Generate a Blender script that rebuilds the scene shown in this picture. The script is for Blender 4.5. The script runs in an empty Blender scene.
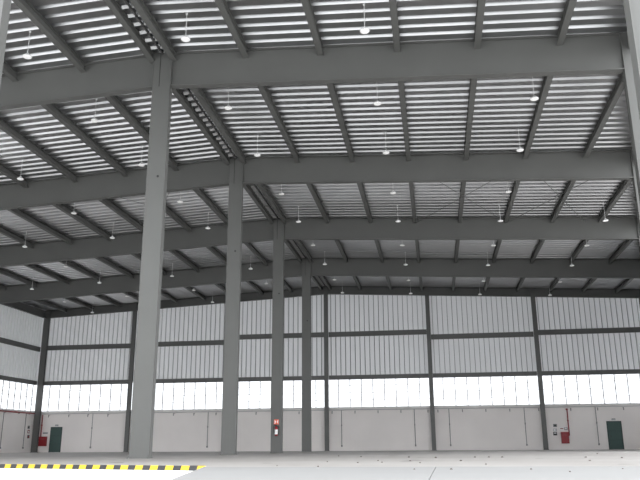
import bpy, math, random
from mathutils import Vector, Matrix

S = bpy.context.scene
C = S.collection
R = math.radians
random.seed(4)

# ---------------------------------------------------------------- camera
F_PX = 723.84
cam_d = bpy.data.cameras.new('camera')
cam_d.sensor_fit = 'HORIZONTAL'
cam_d.sensor_width = 36.0
cam_d.lens = F_PX / 640.0 * 36.0
cam_d.clip_end = 600
cam = bpy.data.objects.new('camera', cam_d)
C.objects.link(cam)
PITCH, YAW, ROLL = R(15.978), R(8.783), R(-0.338)
# camera stands in the lower truck yard, eye 0.30 m above the hall floor
cam.matrix_world = (Matrix.Translation((0, 0, 0.301)) @ Matrix.Rotation(YAW, 4, 'Z')
                    @ Matrix.Rotation(math.pi / 2 + PITCH, 4, 'X') @ Matrix.Rotation(ROLL, 4, 'Z'))
S.camera = cam

# ---------------------------------------------------------------- world: even overcast sky
w = bpy.data.worlds.new('overcast_sky')
S.world = w
w.use_nodes = True
bg = w.node_tree.nodes['Background']
bg.inputs['Color'].default_value = (0.95, 0.975, 1.0, 1)
bg.inputs['Strength'].default_value = 1.0

# ---------------------------------------------------------------- exposure
S.view_settings.view_transform = 'Standard'
S.view_settings.look = 'None'
S.view_settings.gamma = 1
S.view_settings.use_curve_mapping = False
S.view_settings.exposure = 2.05

# ---------------------------------------------------------------- materials
def new_mat(name):
    m = bpy.data.materials.new(name)
    m.use_nodes = True
    return m, m.node_tree.nodes, m.node_tree.links

def paint(name, col, rough=0.5, metal=0.0, var=0.0, scale=3.0, bump=0.0, spec=0.5, stretch=(1, 1, 1)):
    m, N, L = new_mat(name)
    b = N['Principled BSDF']
    b.inputs['Base Color'].default_value = (*col, 1)
    b.inputs['Roughness'].default_value = rough
    b.inputs['Metallic'].default_value = metal
    b.inputs['Specular IOR Level'].default_value = spec
    if var > 0 or bump > 0:
        tc = N.new('ShaderNodeTexCoord')
        mp = N.new('ShaderNodeMapping')
        mp.inputs['Scale'].default_value = stretch
        L.new(tc.outputs['Object'], mp.inputs['Vector'])
        nz = N.new('ShaderNodeTexNoise')
        nz.inputs['Scale'].default_value = scale
        nz.inputs['Detail'].default_value = 6
        L.new(mp.outputs['Vector'], nz.inputs['Vector'])
        if var > 0:
            rp = N.new('ShaderNodeValToRGB')
            rp.color_ramp.elements[0].position = 0.3
            rp.color_ramp.elements[1].position = 0.7
            rp.color_ramp.elements[0].color = (*[c * (1 - var) for c in col], 1)
            rp.color_ramp.elements[1].color = (*[min(1, c * (1 + var)) for c in col], 1)
            L.new(nz.outputs['Fac'], rp.inputs['Fac'])
            L.new(rp.outputs['Color'], b.inputs['Base Color'])
        if bump > 0:
            bp = N.new('ShaderNodeBump')
            bp.inputs['Strength'].default_value = bump
            bp.inputs['Distance'].default_value = 0.02
            L.new(nz.outputs['Fac'], bp.inputs['Height'])
            L.new(bp.outputs['Normal'], b.inputs['Normal'])
    return m

M = {}
M['steel'] = paint('grey_painted_steel', (0.115, 0.116, 0.111), 0.6, 0, 0.05, 0.6)
M['steel_dark'] = paint('dark_grey_painted_steel', (0.10, 0.10, 0.097), 0.5, 0, 0.05, 0.6)
M['roof'] = paint('galvanised_roof_sheet', (0.53, 0.53, 0.54), 0.32, 1.0, 0.05, 0.7)
M['masonry'] = paint('pale_plastered_masonry', (0.79, 0.75, 0.73), 0.85, 0, 0.04, 0.35, 0.1)
M['sill'] = paint('pale_concrete_ledge', (0.72, 0.71, 0.70), 0.8)
M['bar'] = paint('thin_glazing_bar', (0.45, 0.45, 0.46), 0.5)
M['pipe_grey'] = paint('grey_galvanised_pipe', (0.45, 0.45, 0.46), 0.45)
M['conduit'] = paint('dull_grey_conduit', (0.22, 0.22, 0.22), 0.5)
M['red'] = paint('red_enamel', (0.26, 0.008, 0.016), 0.4)
M['pipe_red'] = paint('red_pipe_paint', (0.24, 0.025, 0.03), 0.45)
M['green'] = paint('dull_green_door_paint', (0.045, 0.085, 0.078), 0.5, 0, 0.05, 1.0)
M['green_dark'] = paint('dark_green_door_frame', (0.03, 0.055, 0.05), 0.5)
M['black'] = paint('black_plastic', (0.015, 0.015, 0.016), 0.45)
M['hole'] = paint('dark_bolt_steel', (0.02, 0.02, 0.02), 0.6)
M['white'] = paint('white_plastic', (0.8, 0.8, 0.8), 0.4)
M['yellow'] = paint('hazard_yellow_paint', (0.72, 0.48, 0.03), 0.55, 0, 0.08, 8)
M['hazard_black'] = paint('hazard_black_paint', (0.03, 0.03, 0.033), 0.55, 0, 0.1, 8)
M['orange'] = paint('orange_red_sign', (0.75, 0.12, 0.06), 0.5)
M['dockwall'] = paint('white_painted_dock_wall', (0.88, 0.88, 0.87), 0.8, 0, 0.03, 0.8)
M['yard'] = paint('pale_concrete_yard', (0.58, 0.58, 0.57), 0.9, 0, 0.06, 0.3)
M['apron'] = paint('pale_concrete_apron', (0.25, 0.248, 0.246), 0.7, 0, 0.05, 0.4)

# slightly translucent light grey wall sheeting
m, N, L = new_mat('light_grey_wall_sheet')
N.remove(N['Principled BSDF'])
df = N.new('ShaderNodeBsdfDiffuse'); df.inputs['Color'].default_value = (0.80, 0.80, 0.81, 1)
tl = N.new('ShaderNodeBsdfTranslucent'); tl.inputs['Color'].default_value = (0.66, 0.67, 0.68, 1)
mx = N.new('ShaderNodeMixShader'); mx.inputs['Fac'].default_value = 0.06
L.new(df.outputs[0], mx.inputs[1]); L.new(tl.outputs[0], mx.inputs[2])
L.new(mx.outputs[0], N['Material Output'].inputs['Surface'])
M['clad'] = m
M['groove_shade'] = paint('dark_groove_shade', (0.20, 0.20, 0.205), 0.7)  # stands for the shade inside the wall sheet grooves
M['chip'] = paint('brown_grey_debris', (0.11, 0.095, 0.085), 0.9)
M['zinc'] = paint('ridge_highlight_zinc', (0.42, 0.42, 0.42), 0.35, 1.0)

# lamp diffuser
m, N, L = new_mat('lit_lamp_diffuser')
b = N['Principled BSDF']
b.inputs['Base Color'].default_value = (0.9, 0.9, 0.9, 1)
b.inputs['Emission Color'].default_value = (1, 0.98, 0.95, 1)
b.inputs['Emission Strength'].default_value = 0.06
M['lamp'] = m

# milky see-through glazing with a faint sheen
m, N, L = new_mat('milky_glazing')
N.remove(N['Principled BSDF'])
tr = N.new('ShaderNodeBsdfTransparent'); tr.inputs['Color'].default_value = (0.64, 0.645, 0.65, 1)
gl = N.new('ShaderNodeBsdfGlossy'); gl.inputs['Roughness'].default_value = 0.1
mx = N.new('ShaderNodeMixShader'); mx.inputs['Fac'].default_value = 0.06
L.new(tr.outputs[0], mx.inputs[1]); L.new(gl.outputs[0], mx.inputs[2])
L.new(mx.outputs[0], N['Material Output'].inputs['Surface'])
M['glass'] = m

# polished concrete floor with blotches and small dark specks
m, N, L = new_mat('polished_concrete_floor')
b = N['Principled BSDF']
tc = N.new('ShaderNodeTexCoord')
n1 = N.new('ShaderNodeTexNoise'); n1.inputs['Scale'].default_value = 0.25; n1.inputs['Detail'].default_value = 5
L.new(tc.outputs['Object'], n1.inputs['Vector'])
r1 = N.new('ShaderNodeValToRGB')
r1.color_ramp.elements[0].position = 0.35; r1.color_ramp.elements[0].color = (0.31, 0.29, 0.275, 1)
r1.color_ramp.elements[1].position = 0.65; r1.color_ramp.elements[1].color = (0.37, 0.355, 0.34, 1)
L.new(n1.outputs['Fac'], r1.inputs['Fac'])
n2 = N.new('ShaderNodeTexNoise'); n2.inputs['Scale'].default_value = 1.1; n2.inputs['Detail'].default_value = 1
L.new(tc.outputs['Object'], n2.inputs['Vector'])
r2 = N.new('ShaderNodeValToRGB')
r2.color_ramp.elements[0].position = 0.255; r2.color_ramp.elements[0].color = (0.3, 0.28, 0.27, 1)
r2.color_ramp.elements[1].position = 0.285; r2.color_ramp.elements[1].color = (1, 1, 1, 1)
L.new(n2.outputs['Fac'], r2.inputs['Fac'])
mm = N.new('ShaderNodeMix'); mm.data_type = 'RGBA'; mm.blend_type = 'MULTIPLY'; mm.inputs['Factor'].default_value = 1
L.new(r1.outputs['Color'], mm.inputs['A']); L.new(r2.outputs['Color'], mm.inputs['B'])
L.new(mm.outputs['Result'], b.inputs['Base Color'])
b.inputs['Roughness'].default_value = 0.55
M['floor'] = m

# ---------------------------------------------------------------- mesh helpers
ORG = {}

def tag(o, label=None, cat=None, group=None, kind=None):
    if label: o['label'] = label
    if cat: o['category'] = cat
    if group: o['group'] = group
    if kind: o['kind'] = kind
    return o

def thing(name, loc, label=None, cat=None, group=None, kind=None):
    o = bpy.data.objects.new(name, None)
    o.empty_display_size = 0.2
    C.objects.link(o)
    o.location = loc
    ORG[o] = Vector(loc)
    return tag(o, label, cat, group, kind)

class MB:
    def __init__(s, xf=None):
        s.v, s.f, s.xf = [], [], xf
    def P(s, p):
        return s.xf(*p) if s.xf else Vector(p)
    def quad(s, *ps):
        n = len(s.v); s.v += [s.P(p) for p in ps]; s.f.append(tuple(range(n, n + len(ps)))); return s
    def hexa(s, p):
        """p: four bottom corners then four top corners, same order"""
        n = len(s.v); s.v += [s.P(q) for q in p]
        for f in ((3, 2, 1, 0), (4, 5, 6, 7), (0, 1, 5, 4), (1, 2, 6, 5), (2, 3, 7, 6), (3, 0, 4, 7)):
            s.f.append(tuple(n + i for i in f))
        return s
    def box(s, x0, x1, y0, y1, z0, z1):
        return s.hexa([(x0, y0, z0), (x1, y0, z0), (x1, y1, z0), (x0, y1, z0),
                       (x0, y0, z1), (x1, y0, z1), (x1, y1, z1), (x0, y1, z1)])
    def prism(s, pts, z0, z1):
        n = len(s.v); k = len(pts)
        s.v += [s.P((p[0], p[1], z0)) for p in pts] + [s.P((p[0], p[1], z1)) for p in pts]
        s.f.append(tuple(n + i for i in reversed(range(k)))); s.f.append(tuple(n + k + i for i in range(k)))
        for i in range(k):
            j = (i + 1) % k
            s.f.append((n + i, n + j, n + k + j, n + k + i))
        return s
    def tube(s, a, b, r0, r1=None, seg=10):
        a, b = s.P(a), s.P(b)
        r1 = r0 if r1 is None else r1
        d = (b - a).normalized()
        u = d.orthogonal().normalized(); q = d.cross(u)
        n = len(s.v)
        for c, r in ((a, r0), (b, r1)):
            for i in range(seg):
                t = 2 * math.pi * i / seg
                s.v.append(c + (u * math.cos(t) + q * math.sin(t)) * r)
        for i in range(seg):
            j = (i + 1) % seg
            s.f.append((n + i, n + j, n + seg + j, n + seg + i))
        s.f.append(tuple(n + i for i in reversed(range(seg)))); s.f.append(tuple(n + seg + i for i in range(seg)))
        return s
    def lathe(s, c, prof, seg=16):
        """prof: list of (r, z) from bottom to top about vertical axis at c"""
        n = len(s.v)
        for r, z in prof:
            for i in range(seg):
                t = 2 * math.pi * i / seg
                s.v.append(s.P((c[0] + r * math.cos(t), c[1] + r * math.sin(t), c[2] + z)))
        for k in range(len(prof) - 1):
            for i in range(seg):
                j = (i + 1) % seg
                s.f.append((n + k * seg + i, n + k * seg + j, n + (k + 1) * seg + j, n + (k + 1) * seg + i))
        s.f.append(tuple(n + i for i in reversed(range(seg))))
        s.f.append(tuple(n + (len(prof) - 1) * seg + i for i in range(seg)))
        return s
    def build(s, name, mat, parent=None, loc=None, smooth=False):
        org = ORG[parent] if parent else Vector(loc if loc else (0, 0, 0))
        me = bpy.data.meshes.new(name)
        me.from_pydata([tuple(v - org) for v in s.v], [], s.f)
        me.materials.append(M[mat]); me.update()
        import bmesh
        bm = bmesh.new(); bm.from_mesh(me)
        bmesh.ops.recalc_face_normals(bm, faces=bm.faces); bm.to_mesh(me); bm.free()
        if smooth:
            for p in me.polygons: p.use_smooth = True
        o = bpy.data.objects.new(name, me)
        C.objects.link(o)
        if parent: o.parent = parent
        else: o.location = org
        ORG[o] = org
        return o

def share(o, parent, loc=(0, 0, 0)):
    """another object with the same mesh data under another parent"""
    c = o.copy(); C.objects.link(c); c.parent = parent; c.location = loc
    ORG[c] = ORG[parent]
    return c

ORD = ['first', 'second', 'third', 'fourth', 'fifth', 'sixth', 'seventh', 'eighth', 'ninth', 'tenth', 'eleventh', 'twelfth']

# ---------------------------------------------------------------- hall layout (metres)
XR = -9.117                    # ridge line
BAYW = 8.8356                  # gable wall post spacing
XL = XR - 3 * BAYW             # left side wall
YF = [12.27 + 10 * i for i in range(6)]   # frames, front to gable
YB = YF[5]
HT, HB, HB5, SLOPE = 14.05, 12.72, 13.33, 0.05
XRT = XR + 3 * BAYW
def skew(y):                   # inner edge of the slanting right side
    return 3.80 + 0.272 * (y - 12.27)
def zt(x, h=HT):
    return h - SLOPE * abs(x - XR)
SILL, RTOP = 3.56, 5.86

# ================================================================ setting
# lower yard
o = MB().box(-220, 220, -160, 260, -1.75, -1.25).build('ground_yard', 'yard'); tag(o, kind='structure')

# hall floor with the loading notch at the front left
A = (-4.01, 12.81)
floor_pts = [(XL - 0.4, 12.0), (-14.0, 12.0), (-12.6, 16.05), A, (-3.81, 12.0), (22.0, 12.0), (22.0, YB + 0.5), (XL - 0.4, YB + 0.5)]
o = MB().prism(floor_pts, -1.25, 0.0).build('floor', 'floor'); tag(o, kind='structure')

# concrete apron in front of the hall, two slabs with an open joint
ap = thing('floor_apron', (2, 9, -1.25), kind='structure')
MB().prism([(-3.805, 11.985), (-2.38, 6.2), (-0.112, 6.2), (-0.042, 11.985)], -1.25, 0.0).build('floor_panel', 'apron', ap)
MB().prism([(-0.105, 6.2), (14.0, 6.2), (14.0, 11.985), (-0.035, 11.985)], -1.25, 0.0).build('floor_panel', 'apron', ap)

# white painted retaining wall of the loading notch, just under the hazard edging
dn = Vector((-12.6 - A[0], 16.05 - A[1], 0)); dlen = dn.length; dn.normalize()
nrm = Vector((dn.y, -dn.x, 0))
if nrm.y > 0: nrm = -nrm
def dock(u, n, z):
    return Vector((A[0], A[1], 0)) + dn * u + nrm * n + Vector((0, 0, z))
o = MB(dock).box(0.02, dlen, 0.003, 0.05, -1.25, -0.085).build('wall_dock', 'dockwall'); tag(o, kind='structure')

# ---------------------------------------------------------------- generic outer wall
win_no = 0
def wall(name, P0, P1, posts, inward, mids, tops, detail, opened=(), low_open=()):
    """posts: u positions of bay edges; mids: mid rail height per bay; tops(u): height of the sheet top"""
    global win_no
    P0, P1 = Vector((*P0, 0)), Vector((*P1, 0))
    d = (P1 - P0).normalized(); nn = Vector((*inward, 0))
    nn = (nn - d * nn.dot(d)).normalized()
    ln = (P1 - P0).length
    def xf(u, n, z): return P0 + d * u + nn * n + Vector((0, 0, z))
    root = thing(name, tuple(P0), kind='structure')
    for i in range(len(posts) - 1):
        a, b2 = posts[i], posts[i + 1]
        mid = mids[i]
        if i in opened: continue
        if i not in low_open:
            MB(xf).box(a, b2, -0.32, -0.12, 0, SILL - 0.12).build('masonry', 'masonry', root)
            MB(xf).box(a, b2, -0.34, -0.04, SILL - 0.12, SILL).build('sill', 'sill', root)
        for z0, z1 in ((RTOP + 0.1, mid), (mid, None)):
            mb = MB(xf)
            u = a; pitch = (b2 - a) / round((b2 - a) / 0.425)
            prof = []
            while u < b2 - 1e-4:
                prof += [(u, -0.16), (u + pitch * 0.80, -0.16), (u + pitch * 0.81, -0.30), (u + pitch * 0.99, -0.30)]
                u += pitch
            prof.append((b2, -0.16))
            k0 = 0
            for (u0, n0), (u1, n1) in zip(prof, prof[1:]):
                t0 = z1 if z1 else tops(u0); t1 = z1 if z1 else tops(u1)
                mb.quad((u0, n0, z0), (u1, n1, z0), (u1, n1, t1), (u0, n0, t0))
            mb.build('cladding_sheet', 'clad', root)
            if detail(i):          # dark strips added in the sheet grooves to paint in their shade
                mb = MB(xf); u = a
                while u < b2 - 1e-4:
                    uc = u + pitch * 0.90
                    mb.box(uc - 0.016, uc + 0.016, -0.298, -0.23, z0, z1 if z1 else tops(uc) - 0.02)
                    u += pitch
                q = mb.build('groove_shade_strip', 'groove_shade', root); q['kind'] = 'stuff'
        # glazing band (bays with open loading doors have none)
        if i in low_open: continue
        win_no += 1
        wr = thing('window_%d' % win_no, tuple(xf(a, 0, SILL)), kind='structure')
        npn = round((b2 - a) / 0.98) if detail(i) else 1
        pw = (b2 - a) / npn
        p_first = bar_first = None
        for k in range(npn):
            if p_first is None:
                p_first = MB(xf).box(a + 0.015, a + pw - 0.015, -0.19, -0.18, SILL, RTOP + 0.1).build('pane', 'glass', wr)
                bar_first = MB(xf).box(a - 0.032, a + 0.032, -0.20, -0.15, SILL, RTOP + 0.1).build('mullion', 'bar', wr)
            else:
                off = d * (pw * k)
                share(p_first, wr, tuple(off)); share(bar_first, wr, tuple(off))
        if detail(i):
            for z in (SILL + 0.6, SILL + 1.2, SILL + 1.8):
                MB(xf).box(a, b2, -0.196, -0.174, z - 0.012, z + 0.012).build('glazing_bar', 'sill', wr)
    return xf

MIDS = [9.26, 9.33, 9.76, 9.75, 9.30, 9.42]
back_posts = [k * BAYW for k in range(7)]
bxf = wall('wall_back', (XL, YB + 0.1), (XRT, YB + 0.1), back_posts, (0, -1), MIDS,
           lambda u: zt(XL + u) + 0.05, lambda i: True)
left_posts = [0, 10, 20, 30, 40, 50.3]
lxf = wall('wall_left', (XL, YF[0]), (XL, YB + 0.3), left_posts, (1, 0), [9.1] * 5, lambda u: zt(XL) + 0.05, lambda i: i >= 4, low_open=(2, 3))
rl = math.hypot(50, 0.272 * 50)
rxf = wall('wall_right', (skew(YF[0]) + 0.45, YF[0]), (skew(YB) + 0.45, YB), [rl * k / 5 for k in range(6)], (-1, 0), [9.1] * 5,
           lambda u: zt(skew(YF[0] + u * 50 / rl) + 0.45) + 0.05, lambda i: False, opened=(0, 1, 2))

# ---------------------------------------------------------------- roof sheets (standing ribs run down the slope)
ceil = thing('ceiling', (XR, YF[0], HT), kind='structure')
PITCH_R = 0.5
for i in range(5):
    y0, y1 = YF[i] + (0.0 if i else -0.6), YF[i + 1]
    prof = []
    y = y0
    n = round((y1 - y0) / PITCH_R); p = (y1 - y0) / n
    for k in range(n):
        prof += [(y, 0.0), (y + 0.62 * p, 0.0), (y + 0.64 * p, 0.10), (y + 0.89 * p, 0.10)]
        y += p
    prof.append((y1, 0.0))
    for side in (-1, 1):
        mb = MB()
        for (ya, ha), (yb, hb) in zip(prof, prof[1:]):
            if side < 0: xa = xb = XL - 0.3
            else: xa, xb = skew(ya) + 0.6, skew(yb) + 0.6
            mb.quad((XR, ya, HT + ha), (XR, yb, HT + hb), (xb, yb, zt(xb) + hb), (xa, ya, zt(xa) + ha))
        mb.build('roof_sheet', 'roof', ceil)

# dark ridge seam, bright plates added on both sides to imitate lit rib ends
for i in range(5):
    MB().box(XR - 0.025, XR + 0.025, YF[i] + 0.15, YF[i + 1] - 0.15, HT - 0.10, HT - 0.02).build('ridge_seam', 'steel_dark', ceil)
    mb = MB()
    y = YF[i] + 0.45
    while y < YF[i + 1] - 0.2:
        for sd in (-1, 1):
            xa, xb = XR + sd * 0.05, XR + sd * 0.27
            mb.hexa([(xa, y + 0.00, HT - 0.09), (xb, y - 0.04, HT - 0.13), (xb, y - 0.02, HT - 0.13), (xa, y + 0.02, HT - 0.09),
                     (xa, y - 0.07, HT - 0.01), (xb, y - 0.11, HT - 0.04), (xb, y - 0.09, HT - 0.04), (xa, y - 0.05, HT - 0.01)])
        y += PITCH_R
    o = mb.build('ridge_highlight_plate', 'zinc', ceil); o['kind'] = 'stuff'

# ================================================================ steel frame
FR = ['front', 'nearest', 'second', 'third', 'fourth', 'gable']
CW, CD = 0.325, 0.13

def rafter(i):
    y = YF[i]; hb = HB5 if i == 5 else HB
    lab = {0: 'grey steel rafter across the open front of the hall, above the view',
           1: 'long deep grey steel rafter nearest the camera, crossing the upper picture',
           2: 'grey steel rafter second from the camera, meeting the second ridge column',
           3: 'grey steel rafter third from the camera, meeting the column with the extinguisher',
           4: 'grey steel rafter fourth from the camera, last one before the gable wall',
           5: 'shallow dark grey rafter along the top of the far gable wall'}[i]
    mat = 'steel_dark' if i == 5 else 'steel'
    t = thing('steel_rafter', (XR, y, hb), lab, 'rafter', 'roof rafters')
    for side in (-1, 1):
        xa = XR + side * (CW if 0 < i < 5 else 0.0)
        xb = XL + 0.15 if side < 0 else (skew(y) + 0.1)
        if i == 5 and side > 0: xb = XRT
        fw = 0.15
        def strip(za, zb, ya, yb, nm):
            a0, a1 = min(xa, xb), max(xa, xb)
            MB().hexa([(a0, ya, zt(a0, za)), (a1, ya, zt(a1, za)), (a1, yb, zt(a1, za)), (a0, yb, zt(a0, za)),
                       (a0, ya, zt(a0, zb)), (a1, ya, zt(a1, zb)), (a1, yb, zt(a1, zb)), (a0, yb, zt(a0, zb))]).build(nm, mat, t)
        strip(hb, hb + 0.035, y - fw, y + fw, 'bottom_flange')
        strip(HT - 0.035, HT, y - fw, y + fw, 'top_flange')
        strip(hb + 0.035, HT - 0.035, y - 0.012, y + 0.012, 'web')
        if 0 < i < 5:
            MB().box(min(xa, xa + side * 0.03), max(xa, xa + side * 0.03), y - 0.16, y + 0.16, hb - 0.04, HT - 0.02).build('end_plate', mat, t)
for i in range(6): rafter(i)

for i in range(0, 5):
    y = YF[i]
    zb = -1.25 if i == 0 else 0.0
    lab = {0: 'pale daylit steel column at the left edge, closest of the ridge columns',
           1: 'tall wide grey steel ridge column nearest the camera, rising from the floor',
           2: 'grey steel ridge column second from the camera, plain faced',
           3: 'grey steel ridge column with a fire extinguisher hung on its face',
           4: 'slimmest grey steel ridge column, just left of the gable wall centre post'}[i]
    t = thing('steel_column', (XR, y, zb), lab, 'column', 'columns under the ridge')
    cw = CW if i else 0.5
    yc = y
    MB().box(XR - cw + 0.03, XR + cw - 0.03, yc - CD, yc + CD, zb + 0.03, HT).build('face_plate', 'steel', t)
    for s in (-1, 1):
        xa = XR + s * (cw - 0.03); xb = XR + s * cw
        MB().box(min(xa, xb), max(xa, xb), yc - CD - 0.004, yc + CD + 0.004, zb + 0.03, HT).build('flange', 'steel', t)
    MB().box(XR - cw - 0.02, XR + cw + 0.02, yc - CD - 0.1, yc + CD + 0.02, zb, zb + 0.03).build('base_plate', 'steel', t)
    if i:
        MB().box(XR - 0.085, XR - 0.065, yc - CD - 0.012, yc - CD, HB - 0.03, HT - 0.03).build('splice_seam', 'hole', t)
        for s in (-1, 1):
            MB().tube((XR + s * 0.3, yc - CD - 0.06, zb + 0.03), (XR + s * 0.3, yc - CD - 0.06, zb + 0.08), 0.02, seg=6).build('anchor_bolt', 'steel_dark', t)
        MB().tube((XR + 0.08, yc - CD - 0.012, 9.27), (XR + 0.08, yc - CD, 9.27), 0.045).build('bolt', 'hole', t)

# slanting row of columns on the right
ang = math.atan(0.272)
for i in range(0, 5):
    y = YF[i]; zb = 0.0
    cx = skew(y) + 0.235
    ca, sa = math.cos(-ang * 0.0), math.sin(-ang * 0.0)
    def cxf(a, b2, z, cx=cx, y=y): return Vector((cx + a, y + b2, z))
    lab = {0: 'pale daylit steel column at the top right edge, in front of the hall',
           1: 'grey steel side column at the right edge, carrying the nearest rafter',
           2: 'grey steel side column at the right edge, carrying the second rafter',
           3: 'grey steel side column at the right edge, carrying the third rafter',
           4: 'grey steel side column at the right, carrying the fourth rafter'}[i]
    t = thing('steel_column', (cx, y, zb), lab, 'column', 'columns along the right side wall')
    MB(cxf).box(-0.20, 0.20, -0.14, 0.14, 0.03, zt(cx)).build('face_plate', 'steel', t)
    for s in (-1, 1):
        MB(cxf).box(min(s * 0.2, s * 0.235), max(s * 0.2, s * 0.235), -0.16, 0.16, 0.03, zt(cx)).build('flange', 'steel', t)
    MB(cxf).box(-0.3, 0.3, -0.22, 0.22, 0, 0.03).build('base_plate', 'steel', t)

# left side columns
for i in range(1, 5):
    y = YF[i]
    t = thing('steel_column', (XL + 0.15, y, 0), 'grey steel column on the left side wall under the %s rafter' % FR[i], 'column', 'columns along the left side wall')
    MB().box(XL + 0.03, XL + 0.27, y - 0.012, y + 0.012, 0.03, zt(XL)).build('web', 'steel', t)
    for xa in (XL, XL + 0.27):
        MB().box(xa, xa + 0.03, y - 0.13, y + 0.13, 0.03, zt(XL)).build('flange', 'steel', t)
    MB().box(XL - 0.02, XL + 0.36, y - 0.2, y + 0.2, 0, 0.03).build('base_plate', 'steel', t)

# gable wall posts (I section)
PL = ['dark corner post where the left side wall meets the gable wall',
      'dark gable wall post behind the nearest ridge column, right of the left green door',
      'dark gable wall post hidden behind the second ridge column',
      'dark gable wall post at the ridge, right of the slimmest column',
      'dark gable wall post first to the right of the ridge post',
      'dark gable wall post beside the red hose cabinet on the right',
      'dark corner post at the right end of the gable wall']
for k in range(7):
    x = XL + k * BAYW; y = YB
    hw = 0.27 if k == 0 else 0.175
    if k == 0: x += 0.25
    if k == 6: x -= 0.2
    top = zt(x) - 0.02
    t = thing('wall_post', (x, y, 0), PL[k], 'post', 'posts of the gable wall')
    y0, y1 = y - 0.22, y - 0.02
    for ya in (y0, y1 - 0.025):
        MB().box(x - hw, x + hw, ya, ya + 0.025, 0.03, top if ya < y - 0.1 else top).build('flange', 'steel_dark', t)
    MB().box(x - 0.012, x + 0.012, y0 + 0.025, y1 - 0.025, 0.03, top).build('web', 'steel_dark', t)
    MB().box(x - hw - 0.04, x + hw + 0.04, y0 - 0.04, y1, 0, 0.03).build('base_plate', 'steel_dark', t)

# girts (horizontal rails) of the gable wall
BN = ['between the left corner and the first post', 'behind the nearest ridge column', 'left of the ridge post',
      'right of the ridge post', 'left of the post by the hose cabinet', 'above the right green door']
def girt(xf, u0, u1, z0, z1, label, group):
    t = thing('wall_girt', tuple(xf(u0, 0, z0)), label, 'rail', group)
    MB(xf).box(u0, u1, -0.02, 0.0, z0, z1).build('web', 'steel_dark', t)
    MB(xf).box(u0, u1, -0.15, -0.02, z0, z0 + 0.02).build('flange', 'steel_dark', t)
    MB(xf).box(u0, u1, -0.15, -0.02, z1 - 0.02, z1).build('flange', 'steel_dark', t)
for i in range(6):
    a, b2 = back_posts[i] + 0.18, back_posts[i + 1] - 0.18
    girt(bxf, a, b2, RTOP, RTOP + 0.36, 'dark steel rail above the glazing, ' + BN[i], 'rails above the gable glazing')
    girt(bxf, a, b2, MIDS[i] - 0.21, MIDS[i] + 0.21, 'dark steel rail halfway up the sheeting, ' + BN[i], 'rails halfway up the gable sheeting')
girt(lxf, 40.2, 49.7, RTOP, RTOP + 0.36, 'dark steel rail above the glazing of the left side wall', 'rails of the left side wall')
girt(lxf, 40.2, 49.7, 8.87, 9.29, 'dark steel rail halfway up the sheeting of the left side wall', 'rails of the left side wall')

# eave strut on the left wall
t = thing('eave_strut', (XL, YF[4], 11.9), 'dark steel eave beam along the top of the left side wall', 'beam')
ze = zt(XL)
MB().box(XL + 0.02, XL + 0.05, YF[4] + 0.15, YB - 0.25, ze - 0.75, ze - 0.02).build('web', 'steel_dark', t)
MB().box(XL + 0.05, XL + 0.25, YF[4] + 0.15, YB - 0.25, ze - 0.75, ze - 0.72).build('flange', 'steel_dark', t)
# eave struts between the slanting columns on the right
for i in range(0, 5):
    xa, xb = skew(YF[i]) + 0.3, skew(YF[i + 1]) + 0.3
    lab = 'grey eave beam along the slanting right side, bay %s the %s rafter' % ('before' , FR[i + 1])
    t = thing('eave_strut', (xa, YF[i], zt(xa) - 0.8), lab, 'beam', 'eave beams along the right side')
    ya, yb = YF[i] + 0.17, YF[i + 1] - 0.17
    MB().hexa([(xa, ya, zt(xa) - 0.6), (xa + 0.05, ya, zt(xa) - 0.6), (xb + 0.05, yb, zt(xb) - 0.6), (xb, yb, zt(xb) - 0.6),
               (xa, ya, zt(xa) - 0.03), (xa + 0.05, ya, zt(xa) - 0.03), (xb + 0.05, yb, zt(xb) - 0.03), (xb, yb, zt(xb) - 0.03)]).build('web', 'steel', t)
    MB().hexa([(xa - 0.1, ya, zt(xa) - 0.62), (xa + 0.15, ya, zt(xa) - 0.62), (xb + 0.15, yb, zt(xb) - 0.62), (xb - 0.1, yb, zt(xb) - 0.62),
               (xa - 0.1, ya, zt(xa) - 0.6), (xa + 0.15, ya, zt(xa) - 0.6), (xb + 0.15, yb, zt(xb) - 0.6), (xb - 0.1, yb, zt(xb) - 0.6)]).build('flange', 'steel', t)

# purlins: rolled channel, one per bay and line
OFFS = [0.40 + 2.67 * k for k in range(10)]
PD, PWD = 0.30, 0.21
def purlin(x, side, ya, yb, label, group):
    xc = x
    z1 = zt(x) - 0.012; z0 = z1 - PD
    hw = PWD / 2
    t = thing('roof_purlin', (x, (ya + yb) / 2, z0), label, 'purlin', group)
    MB().box(x - hw, x + hw, ya, yb, z0, z0 + 0.02).build('flange', 'steel', t)
    MB().box(x - hw, x + hw, ya, yb, z1 - 0.02, z1).build('flange', 'steel', t)
    MB().box(x - 0.012, x + 0.012, ya, yb, z0 + 0.02, z1 - 0.02).build('web', 'steel', t)
for i in range(5):
    bay = ['in front of the nearest rafter', 'between the nearest and second rafters', 'between the second and third rafters',
           'between the third and fourth rafters', 'between the fourth rafter and the gable wall'][i]
    for side in (-1, 1):
        for k, off in enumerate(OFFS):
            x = XR + side * off
            ya, yb = YF[i] + 0.02, YF[i + 1] - 0.02
            if side < 0 and x < XL + 0.3: continue
            if side > 0:
                ys = 12.27 + (x + 0.15 - 3.80 - 0.2) / 0.272
                if ys > yb - 1.0: continue
                ya = max(ya, ys)
            purlin(x, side, ya, yb, 'grey roof purlin, %s %s of the ridge, %s' % (ORD[k], 'left' if side < 0 else 'right', bay), 'roof purlins')

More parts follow.
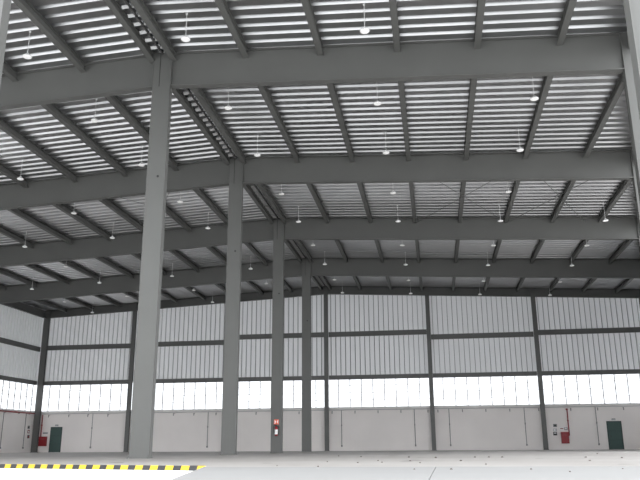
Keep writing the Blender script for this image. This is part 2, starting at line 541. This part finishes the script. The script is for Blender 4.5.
# roof bracing rods under the purlins, second to third rafter
BR = []
for side, (o1, o2) in ((-1, (3.07, 8.41)), (1, (8.41, 13.75)), (1, (13.75, 18.2))):
    BR.append((side, o1, o2, YF[2] + 0.2, YF[3] - 0.2)); BR.append((side, o2, o1, YF[2] + 0.2, YF[3] - 0.2))
BRL = ['left of the ridge, running towards the left wall', 'left of the ridge, running towards the ridge',
       'right of the ridge, running away from it', 'right of the ridge, running towards it',
       'near the right side wall, running towards that wall', 'near the right side wall, running away from that wall']
for bi, ((s, o1, o2, ya, yb), nm) in enumerate(zip(BR, BRL)):
    dz = -0.33 - 0.06 * (bi % 2)
    xa, xb = XR + s * o1, XR + s * o2
    t = thing('bracing_rod', (xa, ya, zt(xa) + dz), 'thin dark diagonal bracing rod ' + nm, 'rod', 'roof bracing rods')
    MB().tube((xa, ya, zt(xa) + dz), (xb, yb, zt(xb) + dz), 0.014, seg=6).build('rod', 'steel_dark', t)
    pm = Vector((xa, ya, zt(xa) + dz)).lerp(Vector((xb, yb, zt(xb) + dz)), 0.12)
    pn = Vector((xa, ya, zt(xa) + dz)).lerp(Vector((xb, yb, zt(xb) + dz)), 0.16)
    MB().tube(tuple(pm), tuple(pn), 0.03, seg=6).build('turnbuckle', 'steel_dark', t)

# ================================================================ pendant lamps
proto = None
LX = [-20.95, -15.5, -9.8, -3.8, 1.7, 7.5, 13.2, 18.8]
LXN = ['leftmost row', 'second row from the left wall', 'third row from the left wall', 'first row left of the ridge',
       'first row right of the ridge', 'second row right of the ridge', 'third row right of the ridge', 'row nearest the right wall']
LY = [19.8, 24.8, 29.6, 34.9, 39.8, 45.0, 50.2, 55.3, 60.4]
LYN = ['just before the nearest rafter', 'just behind the nearest rafter', 'just before the second rafter', 'just behind the second rafter',
       'just before the third rafter', 'just behind the third rafter', 'just before the fourth rafter', 'just behind the fourth rafter',
       'against the gable wall']
def parts_of(o): return [c for c in C.objects if c.parent == o]
LP = None
for xi, lx in enumerate(LX):
    for yi, ly in enumerate(LY):
        x = XR + lx
        if x > skew(ly) - 0.3 or (xi == 6 and yi == 0): continue
        z = zt(x) - 0.97
        lab = 'small round white pendant lamp, %s, %s' % (LXN[xi], LYN[yi])
        t = thing('pendant_lamp', (x, ly, z), lab, 'lamp', 'pendant lamps under the roof')
        if LP is None:
            LP = [MB().tube((x, ly, z + 0.1), (x, ly, z + 0.97), 0.011, seg=6).build('rod', 'white', t),
                  MB().lathe((x, ly, z), [(0.15, 0.0), (0.155, 0.02), (0.13, 0.05), (0.07, 0.075), (0.05, 0.12), (0.02, 0.13)]).build('housing', 'white', t),
                  MB().lathe((x, ly, z), [(0.13, -0.015), (0.142, -0.008), (0.142, 0.001)]).build('diffuser', 'lamp', t),
                  MB().lathe((x, ly, z), [(0.04, 0.93), (0.04, 0.965)], 8).build('canopy', 'white', t)]
        else:
            for q in LP: share(q, t)

# ================================================================ gable wall fittings
YW = YB + 0.1 + 0.12           # inner masonry face
# doors
door_no = 0
for x0, x1, zb, zt_ in ((13.42, 14.56, 0.0, 2.18), (-34.16, -33.05, 0.0, 2.18)):
    door_no += 1
    t = thing('door_%d' % door_no, ((x0 + x1) / 2, YW, 0), kind='structure')
    fw = 0.06
    fr = MB()
    fr.box(x0, x0 + fw, YW - 0.04, YW + 0.02, 0, zt_); fr.box(x1 - fw, x1, YW - 0.04, YW + 0.02, 0, zt_)
    fr.box(x0 + fw, x1 - fw, YW - 0.04, YW + 0.02, zt_ - fw, zt_)
    fr.build('door_frame', 'green_dark', t)
    zz = [0.02, 0.72, 1.42, zt_ - fw - 0.01]
    for za, zc in zip(zz, zz[1:]):
        MB().box(x0 + fw + 0.01, x1 - fw - 0.01, YW - 0.025, YW - 0.005, za + 0.012, zc - 0.012).build('door_panel', 'green', t)
    MB().box(x0 + fw, x1 - fw, YW - 0.005, YW + 0.01, 0.01, zt_ - fw).build('door_core', 'green_dark', t)
    h = MB().tube((x0 + 0.16, YW - 0.075, 1.02), (x0 + 0.3, YW - 0.075, 1.02), 0.014, seg=8)
    h.tube((x0 + 0.16, YW - 0.075, 1.02), (x0 + 0.16, YW - 0.02, 1.02), 0.014, seg=8)
    h.build('door_handle', 'black', t)
    xm = (x0 + x1) / 2
    t = thing('emergency_light', (xm, YW, zt_ + 0.06), 'small grey emergency light box above the %s green door' % ('right' if door_no == 1 else 'left'), 'light box', 'boxes above the green doors')
    MB().box(xm - 0.14, xm + 0.14, YW - 0.07, YW, zt_ + 0.07, zt_ + 0.2).build('housing', 'conduit', t)
    MB().box(xm - 0.12, xm + 0.12, YW - 0.078, YW - 0.07, zt_ + 0.085, zt_ + 0.15).build('lens', 'pipe_grey', t)

# red hose cabinets
for n, (x0, x1, z0, z1, nm) in enumerate([(9.83, 10.42, 0.48, 1.37, 'right of the gable wall, beside its feed pipe'),
                                          (-35.12, -34.42, 0.53, 1.36, 'in the left corner of the gable wall')]):
    t = thing('hose_cabinet', ((x0 + x1) / 2, YW, z0), 'red metal fire hose cabinet ' + nm, 'cabinet', 'red fire hose cabinets')
    MB().box(x0, x1, YW - 0.2, YW, z0, z1).build('body', 'red', t)
    dd = MB().box(x0 + 0.03, x1 - 0.03, YW - 0.215, YW - 0.2, z0 + 0.03, z1 - 0.03).build('cabinet_door', 'red', t)
    MB().box(x0 + 0.16, x1 - 0.16, YW - 0.222, YW - 0.215, z1 - 0.3, z1 - 0.12).build('inspection_window', 'pipe_red', dd)
    MB().box(x1 - 0.1, x1 - 0.06, YW - 0.235, YW - 0.215, z0 + 0.4, z0 + 0.5).build('latch', 'black', dd)
    # feed pipe
    px = x1 + 0.06 if n == 0 else x0 + 0.1
    ztop = 3.08
    t = thing('feed_pipe', (px, YW, z1), 'red vertical feed pipe dropping to the hose cabinet on the %s' % ('right' if n == 0 else 'left'), 'pipe', 'red feed pipes')
    if n == 0:
        MB().tube((px, YW - 0.08, 1.1), (px, YW - 0.08, ztop), 0.045).build('pipe', 'pipe_red', t)
        MB().tube((px, YW - 0.08, 1.1), (x1 + 0.0, YW - 0.08, 1.1), 0.045).build('elbow', 'pipe_red', t)
        MB().tube((px, YW - 0.08, 2.2), (px, YW - 0.08, 2.3), 0.07).build('coupling', 'pipe_red', t)
        MB().box(px - 0.09, px + 0.05, YW - 0.14, YW, ztop, ztop + 0.12).build('valve', 'pipe_red', t)
    else:
        MB().tube((px, YW - 0.08, z1), (px, YW - 0.08, 3.24), 0.05).build('pipe', 'pipe_red', t)
        MB().tube((px, YW - 0.08, 2.3), (px, YW - 0.08, 2.4), 0.08).build('coupling', 'pipe_red', t)

# small signs
def sign(x, z, wd, ht, mat, marks, label, yv=YW, group='small safety signs'):
    t = thing('safety_sign', (x, yv, z - ht / 2), label, 'sign', group)
    MB().box(x - wd / 2, x + wd / 2, yv - 0.012, yv, z - ht / 2, z + ht / 2).build('plate', mat, t)
    for (a, b2, c, d2, mm_) in marks:
        MB().box(x + a * wd, x + b2 * wd, yv - 0.016, yv - 0.012, z + c * ht, z + d2 * ht).build('pictogram', mm_, t)
sign(9.45, 1.88, 0.30, 0.24, 'conduit', [(-0.3, 0.3, -0.25, 0.25, 'black')], 'upper dark square sign left of the right hose cabinet')
sign(9.42, 1.53, 0.30, 0.24, 'pipe_grey', [(-0.3, 0.1, -0.25, 0.25, 'white')], 'middle pale sign left of the right hose cabinet')
sign(9.40, 1.24, 0.30, 0.26, 'black', [(-0.3, 0.3, 0.05, 0.3, 'white')], 'lower dark square sign left of the right hose cabinet')
sign(9.95, 1.66, 0.32, 0.16, 'white', [(-0.4, 0.4, -0.35, 0.1, 'pipe_red')], 'small red and white sign over the right hose cabinet')
sign(10.27, 1.62, 0.26, 0.2, 'conduit', [(-0.3, 0.3, -0.2, 0.3, 'white')], 'small grey sign over the right hose cabinet')
sign(-34.65, 1.66, 0.5, 0.16, 'pipe_grey', [(-0.4, 0.4, -0.3, 0.2, 'conduit')], 'small grey sign over the corner hose cabinet')

# left wall signs
def lsign(y, z, mat, mk, label):
    x = XL + 0.0 - 0.12
    t = thing('safety_sign', (x, y, z - 0.13), label, 'sign', 'small safety signs')
    MB().box(x, x + 0.012, y - 0.17, y + 0.17, z - 0.14, z + 0.14).build('plate', mat, t)
    MB().box(x + 0.012, x + 0.016, y - 0.1, y + 0.1, z - 0.08, z + 0.06).build('pictogram', mk, t)
lsign(61.5, 2.15, 'conduit', 'black', 'upper dark sign on the left side wall near the corner')
lsign(61.55, 1.78, 'pipe_red', 'white', 'middle reddish sign on the left side wall near the corner')
lsign(61.6, 1.35, 'black', 'pipe_red', 'lower dark sign on the left side wall near the corner')

# long service pipe under the sill, with hangers
t = thing('service_pipe', (XL, YW, 3.3), 'long grey service pipe under the sill of the gable wall', 'pipe')
MB().tube((XL + 0.3, YW - 0.16, 3.33), (XRT - 0.3, YW - 0.16, 3.33), 0.035, seg=8).build('pipe', 'pipe_grey', t)
for x in (-34.39, -32.46, -30.65, -28.76, -24.6, -22.69, -20.83, -18.84, -15.28, -13.4, -11.52, -8.68, -6.73, -4.79, -2.88, -0.65, 0.17, 2.17, 4.06, 5.97, 8.26, 10.76, 12.84, 14.82, 16.5):
    hb_ = MB().box(x - 0.035, x + 0.035, YW - 0.2, YW, 3.2, 3.24)
    hb_.box(x - 0.035, x + 0.035, YW - 0.2, YW - 0.17, 3.02, 3.2)
    hb_.build('hanger', 'conduit', t)
# red main on the left wall
xw = XL - 0.12
t = thing('fire_main_pipe', (xw, 52, 3.3), 'long red fire main under the sill of the left side wall', 'pipe')
MB().tube((xw + 0.12, 40, 3.36), (xw + 0.12, YB - 0.2, 3.36), 0.055).build('pipe', 'pipe_red', t)
for y in (42, 45, 48, 51, 54, 57.5, 59.6, 61.3):
    MB().box(xw, xw + 0.14, y - 0.03, y + 0.03, 3.25, 3.29).build('hanger', 'conduit', t)

# conduits dropping to outlets
CN = ['right of the left green door', 'between the nearest and second ridge columns', 'first right of the ridge post',
      'second right of the ridge post', 'just past the next post', 'left of the post by the hose cabinet',
      'left of the right green door']
for x, nm in zip((-30.24, -19.59, -7.9, -1.78, 1.07, 7.12, 12.69), CN):
    t = thing('conduit_drop', (x, YW, 0.3), 'thin grey vertical conduit on the gable wall, ' + nm, 'conduit', 'conduit drops on the walls')
    MB().tube((x, YW - 0.03, 0.45), (x, YW - 0.03, 3.3), 0.028, seg=8).build('pipe', 'conduit', t)
    MB().box(x - 0.06, x + 0.06, YW - 0.08, YW, 0.33, 0.47).build('outlet_box', 'conduit', t)
    MB().box(x - 0.045, x + 0.045, YW - 0.07, YW, 2.0, 2.12).build('junction_box', 'conduit', t)
for y, nm in ((57.4, 'farther from the corner'), (60.85, 'closer to the corner')):
    t = thing('conduit_drop', (xw, y, 0.3), 'thin grey conduit on the left side wall, ' + nm, 'conduit', 'conduit drops on the walls')
    MB().tube((xw + 0.03, y, 0.45), (xw + 0.03, y, 3.3), 0.028, seg=8).build('pipe', 'conduit', t)
    MB().box(xw, xw + 0.08, y - 0.06, y + 0.06, 0.33, 0.47).build('outlet_box', 'conduit', t)

# ================================================================ extinguisher and sign on the third ridge column
yc = YF[3] - CD
x = XR + 0.02
t = thing('fire_extinguisher', (x, yc, 0.95), 'red fire extinguisher with white label hung on a ridge column', 'extinguisher')
body = MB().lathe((x, yc - 0.11, 0.93), [(0.05, 0), (0.085, 0.02), (0.09, 0.06), (0.09, 0.42), (0.07, 0.48), (0.035, 0.52), (0.03, 0.56)]).build('cylinder', 'red', t, smooth=True)
MB().lathe((x, yc - 0.11, 1.03), [(0.0925, 0), (0.0925, 0.26)]).build('label_sleeve', 'white', body)
v = MB().box(x - 0.035, x + 0.035, yc - 0.15, yc - 0.07, 1.49, 1.55); v.box(x - 0.14, x + 0.03, yc - 0.125, yc - 0.095, 1.55, 1.58)
v.build('valve_handle', 'black', t)
hs = MB()
hp = [(x - 0.035, 1.52), (x - 0.12, 1.53), (x - 0.16, 1.47), (x - 0.15, 1.3), (x - 0.13, 1.12)]
for a, b2 in zip(hp, hp[1:]): hs.tube((a[0], yc - 0.11, a[1]), (b2[0], yc - 0.11, b2[1]), 0.016, seg=8)
hs.build('hose', 'black', t)
MB().box(x + 0.08, x + 0.13, yc - 0.12, yc, 1.05, 1.5).build('bracket', 'black', t)
MB().box(x - 0.05, x + 0.05, yc - 0.03, yc, 1.2, 1.3).build('bracket', 'black', t)
xs = XR + 0.0
t = thing('safety_sign', (xs, yc, 1.6), 'orange square extinguisher sign on the ridge column', 'sign', 'small safety signs')
MB().box(xs - 0.14, xs + 0.14, yc - 0.012, yc, 1.58, 1.86).build('plate', 'orange', t)
def tri(pts, nm):
    mb = MB(); n0 = yc - 0.012; n1 = yc - 0.016
    k = len(pts)
    mb.v = [Vector((p[0], n0, p[1])) for p in pts] + [Vector((p[0], n1, p[1])) for p in pts]
    mb.f = [tuple(range(k)), tuple(range(2 * k - 1, k - 1, -1))] + [(i, (i + 1) % k, k + (i + 1) % k, k + i) for i in range(k)]
    mb.build('pictogram', 'white', t)
tri([(xs - 0.1, 1.6), (xs - 0.02, 1.72), (xs - 0.1, 1.84)], 0)
tri([(xs + 0.1, 1.6), (xs + 0.02, 1.72), (xs + 0.1, 1.84)], 0)

# ================================================================ hazard edging of the loading notch
t = thing('dock_edging', tuple(dock(0, 0, -0.1)), 'yellow and black striped steel edging along the loading dock', 'edging')
MB(dock).box(0.0, dlen, 0.0, 0.012, -0.085, -0.001).build('angle_bar', 'steel', t)
step = 0.182
u = 0.0; k = 0; sk = 0.03
while u + step < dlen - 0.1:
    mb = MB(dock)
    a, b2 = u, u + step
    z0, z1 = -0.083, 0.0
    mb.hexa([(a + sk, 0.012, z0), (b2 + sk, 0.012, z0), (b2 + sk, 0.018, z0), (a + sk, 0.018, z0),
             (a, 0.012, z1), (b2, 0.012, z1), (b2, 0.018, z1), (a, 0.018, z1)])
    mb.build('stripe', 'yellow' if k % 2 == 0 else 'hazard_black', t)
    u += step; k += 1

# ================================================================ small chips lying on the floor
CH = [(-3.4, 25.92), (-2.39, 23.62), (-1.56, 14.79), (-1.32, 16.82), (-1.12, 15.2), (-0.61, 16.71), (-0.35, 14.64), (-0.33, 10.5), (-2.32, 15.86), (-0.84, 22.12), (-0.06, 20.96), (0.17, 10.48), (0.48, 16.53), (1.02, 21.63), (0.81, 13.31), (1.4, 21.53), (1.75, 21.44), (1.22, 10.43), (1.55, 9.43), (3.87, 20.89), (5.89, 29.48), (4.54, 19.84), (3.06, 16.12), (2.42, 10.6), (-2.7, 12.57), (-1.89, 11.89)]
for cx_, cy_ in CH:
    sc = random.uniform(0.7, 1.3) * 0.0016 * cy_
    mb = MB()
    n = 6; a0 = random.random() * 6
    ring = [(math.cos(a0 + 6.283 * k / n), math.sin(a0 + 6.283 * k / n), random.uniform(0.7, 1.1)) for k in range(n)]
    mb.v = [Vector((cx_ + c_ * r_ * sc, cy_ + s_ * r_ * sc, 0.0)) for c_, s_, r_ in ring] + \
           [Vector((cx_ + c_ * r_ * sc * 0.6, cy_ + s_ * r_ * sc * 0.6, sc * random.uniform(0.5, 0.9))) for c_, s_, r_ in ring]
    mb.f = [tuple(range(n - 1, -1, -1)), tuple(range(n, 2 * n))] + [(k, (k + 1) % n, n + (k + 1) % n, n + k) for k in range(n)]
    o = mb.build('concrete_chip', 'chip', None, (cx_, cy_, 0))
    tag(o, 'small dark chip of debris lying on the pale concrete floor', 'debris', 'chips of debris on the floor')
